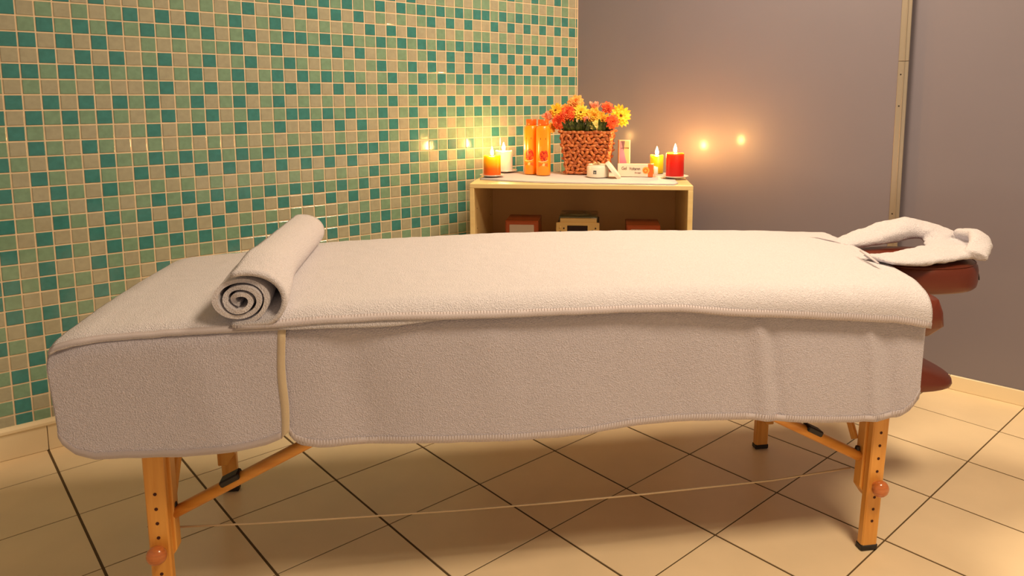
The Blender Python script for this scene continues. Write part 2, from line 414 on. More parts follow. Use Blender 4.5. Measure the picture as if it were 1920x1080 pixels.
# pad
def padmesh():
    V, Fc = [], []; nx, ny = 50, 22
    xs = [X0-.02+(X1-X0+.04)*i/nx for i in range(nx+1)]; ys = [Y0-.02+(Y1-Y0+.04)*j/ny for j in range(ny+1)]
    for x in xs:
        for y in ys:
            qx, qy = max(X0+.05, min(X1-.05, x)), max(Y0+.05, min(Y1-.05, y)); dq = Vector((x-qx, y-qy)); lq = dq.length
            if lq > 1e-6: lm_ = .07*max(abs(dq.x), abs(dq.y))/.07; dq *= lm_/lq
            p = drape(qx+dq.x, qy+dq.y, -.010); p.x += .040*sm((x+.2)/.25)*(1-sm((y-Y0)/.45)); V.append(p)
    for i in range(nx):
        for j in range(ny): a = i*(ny+1)+j; Fc.append((a, a+ny+1, a+ny+2, a+1))
    me = mesh('pad_top', V, Fc); bm = bmesh.new(); bm.from_mesh(me)
    be_ = [e for e in bm.edges if e.is_boundary]
    ext = bmesh.ops.extrude_edge_only(bm, edges=be_)
    for g in ext['geom']:
        if isinstance(g, bmesh.types.BMVert): g.co.z = .578; g.co.x += .004*(1 if g.co.x > -.8 else -1)
    be_ = [e for e in bm.edges if e.is_boundary]
    ext = bmesh.ops.extrude_edge_only(bm, edges=be_)
    for g in ext['geom']:
        if isinstance(g, bmesh.types.BMVert): g.co.z = .553; g.co.x = -.81+(g.co.x+.81)*.980; g.co.y = .305+(g.co.y-.305)*.95
    be_ = [e for e in bm.edges if e.is_boundary]; bmesh.ops.contextual_create(bm, geom=be_)
    return frombm(bm, 'padded_top', True, 1.3)
link('padded_top', padmesh(), M_vinyl, tb)
bm = bmesh.new()
for (a, b) in ((Y0+.03, Y0+.055), (Y1-.055, Y1-.03)): bbox(bm, X0+.04, X1-.02, a, b, .50, .5525, .002)
for (a, b) in ((X0+.04, X0+.065), (X1-.045, X1-.02), (-.83, -.805), (-.80, -.775)): bbox(bm, a, b, Y0+.055, Y1-.055, .50, .5525, .002)
link('rail_frame', frombm(bm, 'rail_frame'), M_beechx, tb)
LY0, LY1 = .0, .553
LX0, LX1 = -1.640, .014
def leg(x, y, s, lean, rail=0):
    """outer post with a row of holes and a knob on the outer face; s=-1 faces the camera, +1 the far side"""
    g = bpy.data.objects.new('leg', None); C.objects.link(g); g.parent = tb; g.location = (x, y, 0); g.empty_display_size = .04
    K = Matrix.Shear('XZ', 4, (0, 0)) if False else Matrix(((1, 0, lean, 0), (0, 1, 0, 0), (0, 0, 1, 0), (0, 0, 0, 1)))
    box('post', M_beech, g, -.0205, .0205, 0 if s < 0 else -.022, .022 if s < 0 else 0, .012, .50, .003, K)
    return g, K
def legset(x, y, s, lean, inx):
    g, K = leg(x, y, s, lean)
    yi0, yi1 = (.0225, .052) if s < 0 else (-.052, -.0225)
    bm = bmesh.new(); zb = .125 if s < 0 else .095
    pts = [(-.026, zb+.03), (-.026, .552), (.0205, .552), (.0205, zb), (-.004, zb)]
    if inx > 0: pts = [(-px_, z) for px_, z in pts][::-1]
    V = [Vector((px_, yi0, z)) for px_, z in pts]+[Vector((px_, yi1, z)) for px_, z in pts]; n = len(pts)
    V = [K @ v for v in V]
    me = mesh('upper_post', V, [tuple(range(n)), tuple(range(n, 2*n))[::-1]]+[(i, n+i, n+(i+1) % n, (i+1) % n) for i in range(n)])
    b2 = bmesh.new(); b2.from_mesh(me); bmesh.ops.bevel(b2, geom=b2.edges[:], offset=.002, segments=1, affect='EDGES'); link('upper_post', frombm(b2, 'upper_post'), M_beech, g)
    box('foot_cap', M_black, g, -.0225, .0225, *((-.002, .024) if s < 0 else (-.024, .002)), 0.0005, .016, .003, K)
    zs = (.078, .109, .140, .207, .240, .273, .306) if x > -1 else (.087, .118, .148, .200, .232, .264, .297)
    for z in zs:
        lathe('pin_hole', [(.0001, .0006), (.0036, .0006), (.0036, -.002)], M_hole, g, 14, K @ T(-.0, 0, z) @ RX(PI/2 if s < 0 else -PI/2))
    lathe('knob', [(.0001, .034), (.008, .0335), (.014, .031), (.0185, .026), (.0205, .020), (.0195, .013), (.014, .008), (.010, .005), (.010, -.002)], M_knob, g, 28, K @ T(0, 0, .172) @ RX(PI/2 if s < 0 else -PI/2))
    return g
g1 = legset(LX1, LY0, -1, .045, -1); g2 = legset(LX0+.023, LY0, -1, -.012, 1)
g3 = legset(-.008, LY1, 1, .02, -1); g4 = legset(-1.617, LY1, 1, -.02, 1)
tag(g2, label='near foot-end leg with a row of pin holes and a round knob'); tag(g1, label='near head-end leg with a row of pin holes and a round knob')
for y in (.036, .517):
    for xa, xb, xc in ((-1.600, -.930, -1.475), (-.005, -.62, -.135)):
        s_ = (.560-.232)/abs(xb-xa)
        o = tube('brace', [(xa, y, .232), (xb, y, .555)], .0135, M_beechx, tb, 18, squash=.95)
        zc = .232+(.555-.232)*(xc-xa)/(xb-xa); dx = .022 if xb > xa else -.022
        sl = (.555-.232)/(xb-xa)
        bm = bmesh.new(); ang = -math.atan(sl)
        bbox(bm, -.022, .022, -.0155, .0155, .003, .0175, .003, T(xc, y, zc) @ RY(ang))
        link('brace_clip', frombm(bm, 'brace_clip'), M_black, o)
        lathe('brace_bolt', [(.0001, .010), (.005, .009), (.0065, .004), (.0065, 0)], M_black, o, 14, T(xa+dx*.15, y, .248))
for x in (-1.606, -.002):                             # diagonal stays between near and far legs
    for ya, yb in ((.058, .26), (.495, .29)):
        o = tube('cross_stay', [(x, ya, .265), (x, yb, .56)], .009, M_beech, tb, 12)
tube('cord', [(-1.600, .052, .190), (-1.45, .052, .183), (-1.3, .052, .178), (-1.0, .052, .171), (-.77, .052, .169), (-.56, .052, .170), (-.22, .052, .177), (-.014, .052, .192)], .0021, M_cord, tb, 8)
tube('cord', [(-1.600, .50, .190), (-1.3, .50, .178), (-.77, .50, .169), (-.22, .50, .177), (-.014, .50, .192)], .0021, M_cord, tb, 8)
tube('cord_hook', [(-1.634, .026, .205), (-1.645, .026, .205), (-1.648, .026, .212), (-1.645, .026, .219), (-1.638, .026, .219)], .002, M_black, tb, 8)

# face cradle: ring pad on a bracket, arm shelf below
fc = thing('face_cradle', 'red-brown padded face cradle at the head end under a folded towel', 'face cradle', MT @ T(.322, .325, 0))
def ringpad():
    prof = []
    n = 18
    V, Fc = [], []; seg = 56
    def rad(a, sx, sy): 
        e = 2.3
        c, s = math.cos(a), math.sin(a)
        k = (abs(c/sx)**e+abs(s/sy)**e)**(-1/e); return k
    rings = [('in', .30, .0), ('in', .30, .062), ('in', .36, .074), ('mid', .52, .079), ('mid', .75, .078), ('out', .93, .072), ('out', .985, .062), ('out', 1.0, .050), ('out', 1.0, .020), ('out', .985, .006), ('out', .95, .0)]
    for (t, k, z) in rings:
        for i in range(seg):
            a = 2*PI*i/seg
            R_ = rad(a, .165, .150)*k
            gap = 0
            V.append((R_*math.cos(a), R_*math.sin(a), .588+z))
    m = len(rings)
    for j in range(m):
        for i in range(seg):
            k = (i+1) % seg; j2 = (j+1) % m; Fc.append((j*seg+i, j*seg+k, j2*seg+k, j2*seg+i))
    me = mesh('ring', V, Fc); bm = bmesh.new(); bm.from_mesh(me); return frombm(bm, 'ring_pad', True, 1.1)
rp = link('ring_pad', ringpad(), M_vinyl, fc)
def seam(z, k):
    return [(math.cos(2*PI*i/60)*.165*k*(1 if True else 0), math.sin(2*PI*i/60)*.150*k, z) for i in range(61)]
pts = []
for i in range(61):
    a = 2*PI*i/60; c, s = math.cos(a), math.sin(a); kk = (abs(c/.165)**2.3+abs(s/.150)**2.3)**(-1/2.3)*.955; pts.append((c*kk, s*kk, .588+.0705))
tube('seam_piping', pts, .0016, M_vinyl, rp, 6)
o = tube('zip_pull', [(.147, -.070, .628), (.154, -.074, .622), (.156, -.075, .612), (.157, -.075, .604)], .0016, M_black, rp, 6); tag(o, label='small metal zip pull')
box('support_board', M_beechx, fc, -.13, .10, -.05, .05, .570, .5875, .003)
for y in (-.07, .07): tube('support_rod', [(-.34, y, .545), (-.05, y, .550), (-.02, y, .570)], .008, M_alu, fc, 10)
lathe('hinge_bolt', [(.0001, .006), (.006, .005), (.006, 0)], M_black, fc, 12, T(-.10, -.10, .574) @ RX(PI/2))
# arm shelf
ash = thing('arm_shelf', 'red-brown padded arm shelf hanging low below the face cradle', 'arm rest', MT @ T(.225, .30, .04))
V, Fc = [], []; nu, nv = 40, 14
for j in range(nv+1):
    ph = -PI/2+PI*j/nv
    for i in range(nu):
        a = 2*PI*i/nu; e = .62
        c, s = math.cos(a), math.sin(a)
        cx_ = (abs(c)**e)*(1 if c > 0 else -1); sy_ = (abs(s)**e)*(1 if s > 0 else -1)
        cp = abs(math.cos(ph))**.42
        xx, yy = .150*cx_*cp, .17*sy_*cp
        top = .078*(1-.62*sm((xx+.06)/.21)); z = (top if math.sin(ph) > 0 else .016)*(abs(math.sin(ph))**.8)*(1 if math.sin(ph) > 0 else -1)
        V.append((xx, yy, .305+z))
for j in range(nv):
    for i in range(nu): k = (i+1) % nu; Fc.append((j*nu+i, j*nu+k, (j+1)*nu+k, (j+1)*nu+i))
me = mesh('shelf_pad', V, Fc); bm = bmesh.new(); bm.from_mesh(me); bmesh.ops.remove_doubles(bm, verts=bm.verts[:], dist=.0005)
link('shelf_pad', frombm(bm, 'shelf_pad', True), M_vinyl, ash)
for y in (-.15, .15):
    tube('strap', [(-.10, y, .33), (-.13, y, .45), (-.13, y, .575)], .008, M_black, ash, 8, squash=.25)

# ------------------------------------------------------------------ towels
def fold(a, depth, seed, amp):
    w_ = sm(depth/.22)
    return amp*w_*(.55*math.sin(a*9+seed)+.35*math.sin(a*23+seed*2.1)+.5*noise.noise(Vector((a*4, depth*3, seed))))
def towel(name, label, cat, group, a0f, a1f, b0f, b1f, off, m, nu, nv, amp=.006, thick=.005, seed=1, flare=.0, rough=0.0012, extra=None, hemm=None, hems=()):
    """a0f(t),a1f(t): end positions along the table at cross fraction t; b0f(s),b1f(s): near and far edges at length fraction s"""
    root = thing(name, label, cat, MT, group)
    def P(s, t, o=0.0):
        aa = a0f(t)+(a1f(t)-a0f(t))*s; bb = b0f(aa)+(b1f(aa)-b0f(aa))*t
        p = drape(aa, bb, off+o, flare=flare, free=True)
        dep = max(0, (Y0+.036)-bb-.05)
        if dep > 0: p.y -= fold(aa, dep, seed, amp)+.0
        n1 = noise.noise(Vector((aa*7, bb*7, seed)))*.0022+noise.noise(Vector((aa*30, bb*30, seed+5)))*rough
        p.z += n1
        if extra: p = extra(p, aa, bb)
        return p
    V, Fc = [], []
    for i in range(nu+1):
        for j in range(nv+1): V.append(P(i/nu, j/nv))
    for i in range(nu):
        for j in range(nv): q = i*(nv+1)+j; Fc.append((q, q+nv+1, q+nv+2, q+1))
    o = link('cloth', mesh('cloth', V, Fc, True), m, root)
    md = o.modifiers.new('thickness', 'SOLIDIFY'); md.thickness = thick; md.offset = -1
    for (lab, path, wid) in hems:                     # path: list of (s,t, ds,dt) giving edge and inward step
        V, Fc = [], []
        for (s, t, ds, dt) in path:
            V.append(P(s, t, .0004)); V.append(P(s+ds*.5, t+dt*.5, .0007)); V.append(P(s+ds, t+dt, .0004))
        for i in range(len(path)-1): Fc += [(3*i, 3*i+3, 3*i+4, 3*i+1), (3*i+1, 3*i+4, 3*i+5, 3*i+2)]
        h = link('hem', mesh('hem', V, Fc, True), (hemm if lab else None) or M_hem, o); md = h.modifiers.new('thickness', 'SOLIDIFY'); md.thickness = .0013; md.offset = 0
        if lab: tag(h, label=lab)
        V, Fc = [], []                                 # stitches across the band
        for q in range(len(path)-1):
            for e in (0, .25, .5, .75):
                (s, t, ds, dt), (s1, t1, _, _) = path[q], path[q+1]
                sa, ta, sb, tb_ = s+(s1-s)*e, t+(t1-t)*e, s+(s1-s)*(e+.07), t+(t1-t)*(e+.07)
                n_ = len(V)
                V += [P(sa, ta, .0016), P(sb, tb_, .0016), P(sb+ds, tb_+dt, .0016), P(sa+ds, ta+dt, .0016)]; Fc.append((n_, n_+1, n_+2, n_+3))
        link('stitching', mesh('stitching', V, Fc), M_stitch, o, 'stuff')
    return root, P
def bz(x, z, off=.0):            # cross coordinate whose draped height is z on the near side
    cx_ = max(X0+.036, min(X1-.036, x)); R = .036+off
    zc = ztop(cx_, Y0+.036)+off
    return (Y0+.036)-(R*PI/2+(zc-(.018*((X0+.036-x)/.07)**2 if x < X0+.036 else 0)-R-z))
UL = [(-1.775, .500), (-1.768, .470), (-1.757, .446), (-1.735, .424), (-1.70, .410), (-1.63, .407), (-1.53, .406), (-1.43, .412), (-1.38, .418), (-1.35, .427), (-1.338, .440)]
UR = [(-1.40, .470), (-1.345, .46), (-1.335, .426), (-1.318, .409), (-1.28, .399), (-1.17, .392), (-1.0, .388), (-.835, .384), (-.72, .385), (-.60, .393), (-.48, .396), (-.35, .391), (-.22, .376), (-.09, .365), (-.01, .365), (.03, .369), (.055, .384), (.073, .405), (.094, .43)]
SL = [(-1.770, .632), (-1.755, .641), (-1.726, .648), (-1.66, .652), (-1.565, .655), (-1.467, .656), (-1.347, .657), (-1.2, .657)]
OR_ = [(-1.43, .665), (-1.347, .665), (-1.265, .668), (-1.161, .668), (-1.034, .666), (-.836, .662), (-.653, .661), (-.511, .655), (-.426, .645), (-.239, .628), (-.044, .610), (.086, .600)]
PK = [(-1.36, .658), (-1.327, .657), (-1.225, .653), (-1.12, .653), (-1.034, .660), (-.9, .668), (-.5, .668)]
back = lambda z: (lambda x: (Y1-.036)+.036*PI/2+(ztop(max(X0+.036, min(X1-.036, x)), Y1-.036)-.036-z))
NS = 60
def edgehem(wt): return [(i/NS, 0.0, 0.0, wt) for i in range(NS+1)]
# lower towels hang almost to the leg pins; the foot-end one overlaps the long one
def shapeR(p, a, b):
    d = max(0, Y0-b)
    for (xc, wd_, am) in ((-.335, .018, .007), (-.30, .012, -.004), (-.065, .012, .006), (-.02, .02, -.006), (-.93, .05, .004), (-1.22, .05, -.008), (-.55, .06, -.004)):
        p.y -= am*math.exp(-((a-xc-.12*d)/wd_)**2)*sm(d/.06)
    return p
towel('towel', 'long lower grey towel hanging down the near side to the head end', 'towel', 'towels on the massage table',
      lambda t: -1.375+.045*sm((.12-t)/.12)*0, lambda t: .094-.02*sm((.10-t)/.25), lambda x: bz(x, interp(UR, x)), back(.42), .001, M_terry2, 190, 110, amp=.006, seed=3, extra=shapeR,
      hems=[(None, [(i/NS, 0, 0, .012) for i in range(NS+1)], 0)])
def shapeL(p, a, b):
    d = max(0, Y0-b)
    p.y -= .004*math.exp(-((a+1.52-.3*d)/.05)**2)*sm(d/.08)
    return p
towel('towel', 'short lower grey towel hanging at the foot end with a cream stitched side hem', 'towel', 'towels on the massage table',
      lambda t: -1.774+.010*sm((.12-t)/.12), lambda t: -1.335+.002*math.sin(t*40), lambda x: bz(x, interp(UL, x), .007), back(.44), .0075, M_terry2, 90, 110, amp=.005, seed=8, extra=shapeL,
      hems=[('cream stitched side hem', [(1, j/NS*.33, -.035, 0) for j in range(NS+1)], 0), (None, [(i/NS*.96, 0, 0, .012) for i in range(NS+1)], 0)], hemm=M_hemy)
def lift(p, a, b):                # loose corner lifting off at the foot end
    if b < Y0+.03: p.y -= .010*sm((-1.66-a)/.10)*sm((Y0+.03-b)/.05)
    return p
towel('towel', 'top grey towel over the foot end with a loose lifted corner', 'towel', 'towels on the massage table',
      lambda t: -1.768, lambda t: -1.20, lambda x: bz(x, interp(SL, x), .013), back(.50), .0135, M_terry, 90, 100, amp=.0, seed=12, extra=lift,
      hems=[(None, [(i/NS, 0, 0, .014) for i in range(NS+1)], 0)])
towel('towel', 'thin middle grey towel whose edge peeks out beneath the long top one', 'towel', 'towels on the massage table',
      lambda t: -1.345, lambda t: -.45, lambda x: bz(x, interp(PK, x), .017), lambda x: .2, .018, M_terry, 90, 40, amp=.0, seed=14, thick=.003)
def headsag(p, a, b):
    p.z -= .012*sm((a+.02)/.12)*sm((Y0+.10-b)/.1)
    return p
towel('towel', 'long top grey towel covering the table up to the head end', 'towel', 'towels on the massage table',
      lambda t: -1.427+.0*t, lambda t: .092-.0*t, lambda x: bz(x, interp(OR_, x), .022), back(.52), .0225, M_terry, 190, 100, amp=.0, seed=21, extra=headsag, thick=.004,
      hems=[(None, [(i/NS, 0, 0, .016) for i in range(NS+1)], 0)])

# rolled towel lying across the table
def rolled():
    root = thing('rolled_towel', 'grey towel rolled up, lying across the foot end with its spiral end showing', 'towel', MT)
    A = Vector((-1.418, -.060, 0)); B = Vector((-1.405, .600, 0))
    turns = 3.0; th = .0098; nS = 34
    V, Fc = [], []
    ns = 190
    Ls = nS+1
    prof = []
    for i in range(ns+1):
        u = i/ns; ang = turns*2*PI*(u**.62)
        r = .0085+.0145*ang/(2*PI)
        prof.append((ang, r))
    def centre(t): return A.lerp(B, t)
    def R(t): return .92+.30*(1-t)**1.6*0+.15*(1-sm(t/.35))-.05*t
    end = prof[-1][0]
    rot0 = -end-PI*.46      # outer end finishes low on the right
    for t_i in range(Ls):
        t = t_i/nS; k = R(t); c = centre(t)
        rim = prof[-1][1]*k+th*.5
        zc = .703+rim*.80-.008-.026*(1-sm(t/.25))
        for (side) in (0, 1):
            for (ang, r) in prof:
                rr = r*k+(th*.5 if side else -th*.5)
                a = ang+rot0
                wob = 1+.03*math.sin(a*1.3+2)+.02*math.sin(3*a+t*5)
                yoff = .004*math.sin(ang*1.7)*(1 if t < .5 else -1)*(1-abs(2*t-1))**0 if t in (0, 1) else 0
                V.append(Vector((c.x-rr*math.cos(a)*wob*1.03, c.y+yoff+.006*math.sin(ang*.9)*(abs(2*t-1)**6), zc+rr*math.sin(a)*wob*.80)))
    n1 = ns+1
    def idx(t, side, i): return t*2*n1+side*n1+i
    for t in range(nS):
        for i in range(ns):
            Fc.append((idx(t, 1, i), idx(t+1, 1, i), idx(t+1, 1, i+1), idx(t, 1, i+1)))
            Fc.append((idx(t, 0, i), idx(t, 0, i+1), idx(t+1, 0, i+1), idx(t+1, 0, i)))
        Fc.append((idx(t, 0, 0), idx(t+1, 0, 0), idx(t+1, 1, 0), idx(t, 1, 0)))
        Fc.append((idx(t, 0, ns), idx(t, 1, ns), idx(t+1, 1, ns), idx(t+1, 0, ns)))
    for i in range(ns):
        Fc.append((idx(0, 0, i), idx(0, 1, i), idx(0, 1, i+1), idx(0, 0, i+1)))
        Fc.append((idx(nS, 0, i), idx(nS, 0, i+1), idx(nS, 1, i+1), idx(nS, 1, i)))
    me = mesh('cloth', V, Fc); bm = bmesh.new(); bm.from_mesh(me); me = frombm(bm, 'cloth', True, .9)
    o = link('cloth', me, M_terry, root)
    # loose outer turn: starts over the top, stands off on the right and tucks back underneath
    V, Fc = [], []; nf = 26
    for t_i in range(Ls):
        t = t_i/nS; k = R(t); c = centre(t); rim = prof[-1][1]*k+th*.5
        zc = .703+rim*.80-.008-.026*(1-sm(t/.25)); gap = .004+.019*(1-sm((t-.02)/.42))
        a_end = 1.80-.35*sm(t/.5)
        for j in range(nf+1):
            q = j/nf; a = 1.75-q*(1.75+a_end)
            rr = rim+.0055+gap*math.sin(PI*min(1, q*1.05)**.9)**1.2*(.35+.65*q)
            x = c.x+rr*math.cos(a)*1.05; z = zc+rr*math.sin(a)*.82
            floor_ = ztop(x, max(c.y, Y0+.05))+.030-.030*sm((Y0+.06-c.y)/.07)
            V.append(Vector((x, c.y-.005+.004*math.sin(a*2), max(z, floor_) if q > .45 else z)))
    for t in range(nS):
        for j in range(nf): q = t*(nf+1)+j; Fc.append((q, q+1, q+nf+2, q+nf+1))
    f = link('loose_end', mesh('loose_end', V, Fc, True), M_terry, root)
    md = f.modifiers.new('thickness', 'SOLIDIFY'); md.thickness = .0095; md.offset = 0
rolled()

# towel folded round the face cradle
def cradle_towel():
    root = thing('cradle_towel', 'crumpled grey towel wrapped in a loop over the face cradle', 'towel', MT)
    bm = bmesh.new()
    def sweep(pts, n=26):
        # pts: (x,y,z, half width, half height, tilt)
        V = []
        for i in range(n+1):
            u = i/n*(len(pts)-1); k = min(int(u), len(pts)-2); f = u-k; f = f
            p = [pts[k][q]+(pts[k+1][q]-pts[k][q])*sm(f)*.5+(pts[k+1][q]-pts[k][q])*f*.5 for q in range(6)]
            V.append(p)
        rings = []
        for i, p in enumerate(V):
            a, b = V[max(0, i-1)], V[min(n, i+1)]
            d = Vector((b[0]-a[0], b[1]-a[1], b[2]-a[2])).normalized()
            s = Vector((-d.y, d.x, 0)).normalized(); t = s.cross(d)*-1
            if t.z < 0: t = -t
            ti = p[5]; s2 = s*math.cos(ti)+t*math.sin(ti); t2 = -s*math.sin(ti)+t*math.cos(ti)
            ring = []
            for q in range(16):
                an = 2*PI*q/16; c, sn = math.cos(an), math.sin(an)
                ring.append(bm.verts.new(Vector(p[:3])+s2*p[3]*(abs(c)**.8*(1 if c > 0 else -1))+t2*p[4]*(abs(sn)**.8*(1 if sn > 0 else -1))))
            rings.append(ring)
        for r0, r1 in zip(rings, rings[1:]):
            for q in range(16): bm.faces.new((r0[q], r0[(q+1) % 16], r1[(q+1) % 16], r1[q]))
        bm.faces.new(rings[0][::-1]); bm.faces.new(rings[-1])
    # far arm, raised
    sweep([(.150, .425, .678, .034, .010, 0), (.24, .44, .692, .050, .018, .1), (.32, .445, .708, .052, .026, .2), (.39, .44, .724, .045, .026, .3), (.45, .41, .716, .040, .018, .2), (.47, .36, .700, .050, .014, .1)])
    # near arm
    sweep([(.105, .165, .697, .046, .006, .05), (.17, .190, .686, .062, .010, 0), (.24, .220, .681, .064, .013, 0), (.33, .245, .684, .072, .014, 0), (.41, .27, .688, .075, .013, 0), (.455, .33, .690, .080, .012, 0), (.47, .40, .694, .055, .012, 0)])
    # raised fold at the outer end
    sweep([(.405, .185, .690, .030, .012, .2), (.455, .225, .712, .030, .018, .5), (.490, .275, .722, .030, .018, .4), (.495, .34, .716, .034, .016, .2)])
    me = frombm(bm, 'cloth')
    o = link('cloth', me, M_terry, root)
    r = o.modifiers.new('merge', 'REMESH'); r.mode = 'VOXEL'; r.voxel_size = .0045; r.use_smooth_shade = True
    s = o.modifiers.new('soften', 'SMOOTH'); s.factor = .6; s.iterations = 9
    tx = bpy.data.textures.new('wrinkle', 'CLOUDS'); tx.noise_scale = .045; tx.noise_depth = 3
    d = o.modifiers.new('wrinkle', 'DISPLACE'); d.texture = tx; d.strength = .010; d.mid_level = .5; d.texture_coords = 'LOCAL'
    # thin hems where the two arms end on the table
    for pts in ([(.095, .53, .683), (.125, .49, .690), (.150, .44, .688), (.163, .395, .684)], [(.095, .225, .706), (.085, .19, .706), (.078, .15, .702), (.072, .115, .698)]):
        tube('hem', pts, .0034, M_hem, o, 8, squash=.7)
cradle_towel()

# ------------------------------------------------------------------ low cabinet in the corner
CO = Vector((.928, .340, 0)); CA = math.radians(132.90); MC = T(*CO) @ RZ(CA)
CW, CD, CH = .851, .47, .785
cb = thing('cabinet', 'pale wooden open cabinet standing in the corner behind the table', 'cabinet', MC)
box('top_board', M_cab, cb, 0, CW, 0, CD, CH-.0175, CH, .0015)
box('side_panel', M_cab, cb, 0, .018, 0, CD, .0, CH-.0178, .0012)
box('side_panel', M_cab, cb, CW-.019, CW, 0, CD, .0, CH-.0178, .0012)
box('back_panel', M_cabin, cb, .0183, CW-.0193, CD-.010, CD-.002, .05, CH-.018)
box('shelf', M_cabin, cb, .0183, CW-.0193, .006, CD-.0105, .424, .440, .001)
box('bottom_board', M_cab, cb, .0183, CW-.0193, .004, CD-.0105, .050, .067, .001)
box('plinth', M_cab, cb, .0183, CW-.0193, .03, .045, .0, .0495)
for z in (.25, .33, .52, .60, .68):
    for y in (.06, .40): lathe('shelf_pin_hole', [(.0001, .0004), (.0025, .0004), (.0025, -.001)], M_hole, cb, 10, T(.0183, y, z) @ RY(PI/2))
def incab(x, y, z=CH, rot=0): return MC @ T(x, y, z) @ RZ(rot)
# runner
run = thing('table_runner', 'white cotton runner spread over the cabinet top', 'runner', MC)
def R0(x): return interp([(.018, .135), (.10, .095), (.25, .045), (.40, .026), (.60, .012), (.78, .004), (.80, .05)], x)
V, Fc = [], []; nx, ny = 90, 26
for i in range(nx+1):
    x = .018+(.80-.018)*i/nx
    for j in range(ny+1):
        y = R0(x)+(.455-R0(x))*j/ny
        V.append((x, y, CH+.0032+.0006*noise.noise(Vector((x*14, y*14, 2)))+.0012*math.exp(-(j*.6)**2)*noise.noise(Vector((x*30, 0, 4)))))
for i in range(nx):
    for j in range(ny): q = i*(ny+1)+j; Fc.append((q, q+ny+1, q+ny+2, q+1))
o = link('cloth', mesh('cloth', V, Fc, True), M_white, run); md = o.modifiers.new('thickness', 'SOLIDIFY'); md.thickness = .0026; md.offset = -1
V, Fc = [], []
for i in range(nx+1):
    x = .018+(.80-.018)*i/nx
    V += [(x, R0(x)+.001, CH+.0046), (x, R0(x)+.010, CH+.0049)]
o2 = link('hem', mesh('hem', V, [(2*i, 2*i+2, 2*i+3, 2*i+1) for i in range(nx)], True), M_hem, o); md = o2.modifiers.new('thickness', 'SOLIDIFY'); md.thickness = .0014; md.offset = 0
ZR = CH+.0052
# candles
def candle(name_label, x, y, r, h, m, plate=None, fs=1.3, dish=.004, rot=0, cat='candle'):
    zb = ZR
    if plate:
        pr, lab = plate
        p = thing('plate', lab, 'plate', incab(x, y, ZR))
        lathe('saucer', [(.0001, .0008), (pr*.55, 0), (pr*.62, .0012), (pr*.9, .006), (pr, .0085), (pr*.985, .0098), (pr*.88, .0072), (pr*.6, .003), (.0001, .0026)], M_plate, p, 44)
        zb += .0034
    c = thing('candle', name_label, cat, incab(x, y, zb, rot))
    rr = random.Random(int(x*1000))
    prof = [(.0001, 0), (r-.002, 0), (r, .002), (r, h-.004), (r-.0015, h-.0008), (r-.004, h), (r*.72, h-dish*.5), (r*.4, h-dish), (.0001, h-dish)]
    w_ = lathe('wax_body', prof, m, c, 48)
    for v in w_.data.vertices:
        if v.co.z > h*.9:
            a = math.atan2(v.co.y, v.co.x); v.co.z += .0014*math.sin(2*a+x*20)+.0008*math.sin(5*a)
    tube('wick', [(0, 0, h-dish-.001), (.0005, 0, h+.004), (.0016, 0, h+.009)], .0009, M_wick, c, 6)
    lathe('flame', [(.0001, h+.001), (.0034*fs, h+.0035), (.0048*fs, h+.009), (.0050*fs, h+.013), (.0040*fs, h+.019), (.0022*fs, h+.027), (.0008*fs, h+.033), (.0001, h+.037)], M_flame2 if x > .5 else M_flame, c, 20, None, 2)
    return c
W_or = wax('orange_yellow_wax', [(0, (244, 92, 16)), (.38, (250, 120, 10)), (.66, (255, 206, 10)), (1, (250, 246, 30))], .085)  # wax colour runs from orange at the foot to yellow on top
W_wh = wax('ivory_wax', [(0, (226, 214, 214)), (1, (240, 232, 214))], .085)
W_gr = wax('yellow_green_wax', [(0, (170, 158, 40)), (.6, (206, 184, 26)), (1, (230, 204, 40))], .077)  # mild flame glow painted into the wax, brighter towards the top
W_rd = wax('red_wax', [(0, (190, 22, 18)), (.6, (214, 30, 14)), (.93, (226, 60, 14)), (1, (238, 150, 30))], .097)  # flame glow at the rim painted into the wax colour
candle('pillar candle, orange below and yellow above, on the near left corner', .056, .215, .0355, .084, W_or, (.052, 'white saucer under the orange and yellow candle'))
candle('ivory pillar candle burning at the back beside the mosaic wall', .078, .405, .0385, .090, W_wh, (.060, 'white saucer under the ivory candle'), fs=1.5)
candle('small yellow-green pillar candle burning at the back right', .743, .405, .0285, .078, W_gr, fs=1.4)
candle('red pillar candle burning at the right end of the cabinet', .803, .225, .0360, .098, W_rd, (.056, 'white saucer under the red candle'), fs=1.4, dish=.006)
